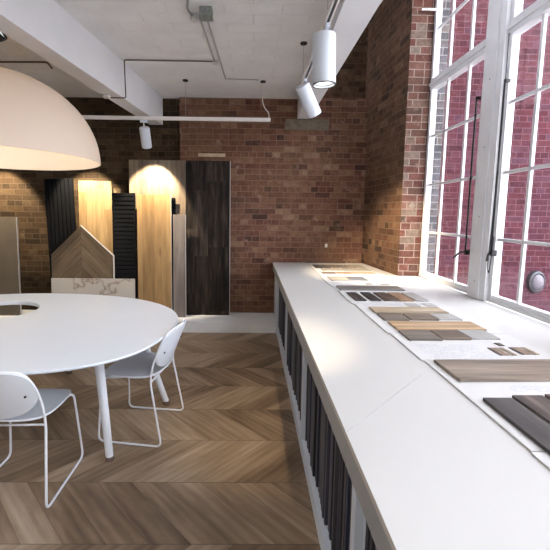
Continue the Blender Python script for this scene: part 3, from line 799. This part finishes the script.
MB().b2(-4.6, 0, -.018, .018, -.02, .02, bev=.003).build('rail_body', m_soft, rl)
for x in (-.095, -1.01, -3.05, -4.3):
    if x == -.095:
        p = fillet([(x, 0, ZC-LZr-.02), (x-.005, 0, .22), (x+.02, 0, .14), (x+.075, 0, .08), (x+.078, 0, .02)], .06, 6)
        MB().tube(p, .005, 8).build('feed_cable', m_soft, rl, smooth=True)
    else:
        MB().tube([(x, 0, .02), (x, 0, ZC-LZr-.01)], .0018, 6).build('suspension_wire', m_grey, rl)
    MB().lathe([(0, 0), (.032, 0), (.03, -.014), (0, -.022)], 20, Matrix.Translation((x, 0, ZC-LZr-.0005))).build('ceiling_cup', m_dark, rl, smooth=True)

def spotlight(railpt, off, aim, label, D, Ln, power, size, blend=.35, col=(1, .80, .54), rail_y=False, group='track spotlights'):
    """railpt: underside of rail; off: top of the can relative to it; aim: direction"""
    e = empty('spotlight', railpt, 0, label, 'spotlight', group)
    d = Vector(aim).normalized(); q = d.to_track_quat('-Z', 'Y').to_matrix().to_4x4()
    top = Vector(off); M = Matrix.Translation(top) @ q
    r = D/2
    MB().lathe([(0, 0), (r*.86, 0), (r*.97, -.004), (r, -.014), (r, -Ln+.006), (r-.003, -Ln), (r-.009, -Ln), (r-.012, -Ln+.012), (r-.014, -Ln+.03), (0, -Ln+.03)], 36, M).build('housing', m_white, e, smooth=True)
    MB().lathe([(r-.0135, -Ln+.014), (r-.004, -Ln-.002), (r+.0015, -Ln-.002), (r+.0015, -Ln+.004)], 36, M).build('front_ring', m_black if D > .12 else m_white, e, smooth=True)
    MB().lathe([(0, -Ln+.026), (r-.015, -Ln+.026)], 36, M).build('lens', m_lens, e)
    MB().box((0, 0, -.016), (.026 if rail_y else .085, .085 if rail_y else .026, .028), bev=.004).build('track_adapter', m_white, e)
    MB().tube(fillet([(0, 0, -.028), (0, 0, -.045), tuple(top+d*-.004)], .01), .007, 8).build('stem', m_soft, e, smooth=True)
    ld = bpy.data.lights.new('spot_beam', 'SPOT'); ld.energy = power; ld.spot_size = math.radians(size); ld.spot_blend = blend
    ld.color = col; ld.shadow_soft_size = .03
    lo = bpy.data.objects.new('spot_beam', ld); COL.objects.link(lo); lo.parent = e
    lo.location = top+d*(Ln+.01); lo.rotation_euler = d.to_track_quat('-Z', 'Y').to_euler()
    return e
rb = RZ-.0125
spotlight((RX, 2.50, rb), (-.02, -.03, -.07), (.035, .02, -1), 'larger-looking white can spotlight nearer the viewer on the right rail', .145, .30, 4, 40, rail_y=True)
spotlight((RX, 3.47, rb), (-.035, -.06, -.065), (.47, .40, -.74), 'farther white can spotlight at the end of the right rail', .13, .285, 380, 62, .8, rail_y=True)
lb = LZr-.0205
spotlight((-1.30, LY, lb), (0, .02, -.085), (-.04, .55, -.83), 'small white can spotlight on the rail above the golden oak panel', .122, .245, 300, 72, .4)
spotlight((-2.22, LY, lb), (0, .02, -.085), (-.04, .55, -.83), 'small white can spotlight on the rail hidden by the big dome lamp', .122, .245, 250, 70, .4)
spotlight((-3.45, LY, lb), (0, .02, -.085), (-.04, .55, -.83), 'small white can spotlight on the rail left of the dome lamp', .122, .245, 250, 70, .4)
spotlight((RX, .60, rb), (0, .04, -.085), (-.46, 1.95, -2.60), 'white can spotlight overhead on the right rail aimed at the floor', .145, .30, 205, 31, 1.0, rail_y=True)
# spotlight at left edge of the picture, on the left bay
e = empty('wall_spotlight', (-1.765, 2.72, 2.745), 0, 'small black and white spotlight at the top left edge by the beam', 'spotlight')
M = Matrix.Rotation(math.radians(60), 4, 'Y')
MB().lathe([(0, -.05), (.045, -.05), (.06, .03), (.06, .05), (.052, .05), (.048, .03), (0, .025)], 24, M).build('housing', m_black, e, smooth=True)
MB().lathe([(0, .03), (.046, .036)], 24, M).build('lens', emit('pale_lens', (.9,1,.98), .9), e)
MB().tube([(-.05, 0, .0), (-.07, 0, .12), (-.07, 0, ZC-2.745)], .008, 8).build('stem', m_black, e, smooth=True)

# ================================================================== CEILING FITTINGS
jb = empty('junction_box', (-.385, 3.13, ZC), 0, 'grey metal junction box on the ceiling with pipes', 'junction box')
MB().b2(-.03, .065, -.10, -.005, -.06, -.0005, bev=.004).build('box_body', m_galv, jb)
MB().b2(-.034, .069, -.104, -.001, -.067, -.0602, bev=.002).build('box_lid', m_galv, jb)
MB().lathe([(0, -.05), (.03, -.045), (.035, -.02), (.035, 0), (0, 0)], 20, Matrix.Translation((-.085, .03, -.001))).build('round_fitting', plain('pale_fitting', (.55,.56,.55), .5), jb, smooth=True)
MB().tube(fillet([(-.10, .0, -.02), (-.12, -.10, -.03), (-.09, -.25, -.02)], .05), .009, 8).build('bent_cable', m_grey, jb, smooth=True)
zp = ZC-.012
MB().tube([(-.045+0, .05, -.012), (-.012, .92, -.012)], .010, 8).build('pipe', m_conduit, jb, smooth=True)
MB().tube([(.01, .05, -.012), (.065, 1.42, -.012)], .008, 8).build('pipe', m_conduit, jb, smooth=True)
MB().tube([(-.05, .075, -.012), (.02, .075, -.012)], .008, 8).build('cross_pipe', m_conduit, jb, smooth=True)
MB().b2(-.03, .02, .90, .96, -.03, -.001, bev=.004).build('end_box', m_plaster, jb)
cd = empty('conduit', (-.42, 4.05, ZC), 0, 'thin dark conduit across the ceiling and down the left beam', 'conduit')
MB().tube(fillet([(0, 0, -.010), (-.902, 0, -.010), (-.902, .02, -.377), (-1.08, .02, -.377)], .02), .0065, 8).build('pipe_run', m_conduit_d, cd, smooth=True)
MB().b2(-1.11, -1.05, -.055, -.005, -.398, -.3675, bev=.005).build('end_box', m_plaster, cd)
tag(MB().tube(fillet([(-3.2, 4.17, ZC-.010), (-2.155, 4.14, ZC-.010), (-2.19, 4.30, ZC-.010)], .03), .010, 8).build('ceiling_pipe', m_conduit_d, smooth=True), 'dark pipe on the ceiling above the dome lamp', 'pipe')
tag(MB().tube([(-.30, 4.55, ZC-.008), (.06, 4.57, ZC-.008)], .006, 8).build('ceiling_cable', m_conduit, smooth=True), 'thin grey cable on the ceiling leading to the rail', 'cable')

# ================================================================== LIGHTS
w = bpy.data.worlds.new('sky'); SC.world = w; w.use_nodes = True
nt = w.node_tree; nt.nodes.clear()
o = N(nt, 'ShaderNodeOutputWorld'); bg = N(nt, 'ShaderNodeBackground')
tcn = N(nt, 'ShaderNodeTexCoord'); sz = SEP(nt, tcn.outputs['Generated'])[2]
nt.links.new(RAMP(nt, sz, [(0, (.66,.66,.67)), (.5, (.92,.945,.98)), (1, (.96,.98,1.0))]), bg.inputs[0])
bg.inputs[1].default_value = 10.6
nt.links.new(bg.outputs[0], o.inputs[0])
# bulb light
ld = bpy.data.lights.new('pendant_bulb', 'POINT'); ld.energy = 30; ld.color = (1, .86, .70); ld.shadow_soft_size = .07
lo = bpy.data.objects.new('pendant_bulb', ld); COL.objects.link(lo); lo.parent = L; lo.location = (0, 0, .22)
# fill lights added out of view to brighten the room, shaped as downlights
for k, (x, y) in enumerate(((-1.2, -.8), (-3.6, -.8), (-1.2, -3.2), (-3.6, -3.2), (-4.6, 2.6))):
    e = empty('fill_downlight', (x, y, ZC), 0, 'added unseen ceiling downlight behind the viewer', 'fill light', 'added fill lights behind the viewer')
    MB().lathe([(0, -.001), (.15, -.001), (.15, -.05), (.14, -.05), (.14, -.012), (0, -.012)], 32).build('housing', m_white, e, smooth=True)
    ld = bpy.data.lights.new('fill', 'AREA'); ld.shape = 'DISK'; ld.size = .26; ld.energy = 24; ld.color = (1, .94, .86)
    lo = bpy.data.objects.new('fill', ld); COL.objects.link(lo); lo.parent = e; lo.location = (0, 0, -.03)

# ================================================================== CAMERA
cam = bpy.data.cameras.new('camera'); co = bpy.data.objects.new('camera', cam); COL.objects.link(co); SC.camera = co
f, yaw, pitch, roll, cx, cy = 375.0, .012292, -.112084, .01143984, -18.875, -18.738
fw = Vector((math.sin(yaw)*math.cos(pitch), math.cos(yaw)*math.cos(pitch), math.sin(pitch)))
r0 = Vector((math.cos(yaw), -math.sin(yaw), 0)); u0 = r0.cross(fw)
r1 = math.cos(roll)*r0+math.sin(roll)*u0; u1 = -math.sin(roll)*r0+math.cos(roll)*u0
Mx = Matrix((( r1.x, u1.x, -fw.x, 0), (r1.y, u1.y, -fw.y, 0), (r1.z, u1.z, -fw.z, 1.55), (0, 0, 0, 1)))
co.matrix_world = Mx
cam.sensor_fit = 'HORIZONTAL'; cam.sensor_width = 36; cam.lens = f/550*36
cam.shift_x = -cx/550; cam.shift_y = cy/550
cam.clip_start = .05
SC.view_settings.view_transform = 'Standard'; SC.view_settings.look = 'None'
SC.view_settings.exposure = 0.0; SC.view_settings.gamma = 1; SC.view_settings.use_curve_mapping = False
try:
    SC.cycles.use_denoising = True
    SC.cycles.max_bounces = 8; SC.cycles.diffuse_bounces = 5; SC.cycles.transparent_max_bounces = 8
    SC.cycles.sample_clamp_indirect = 6
except Exception: pass
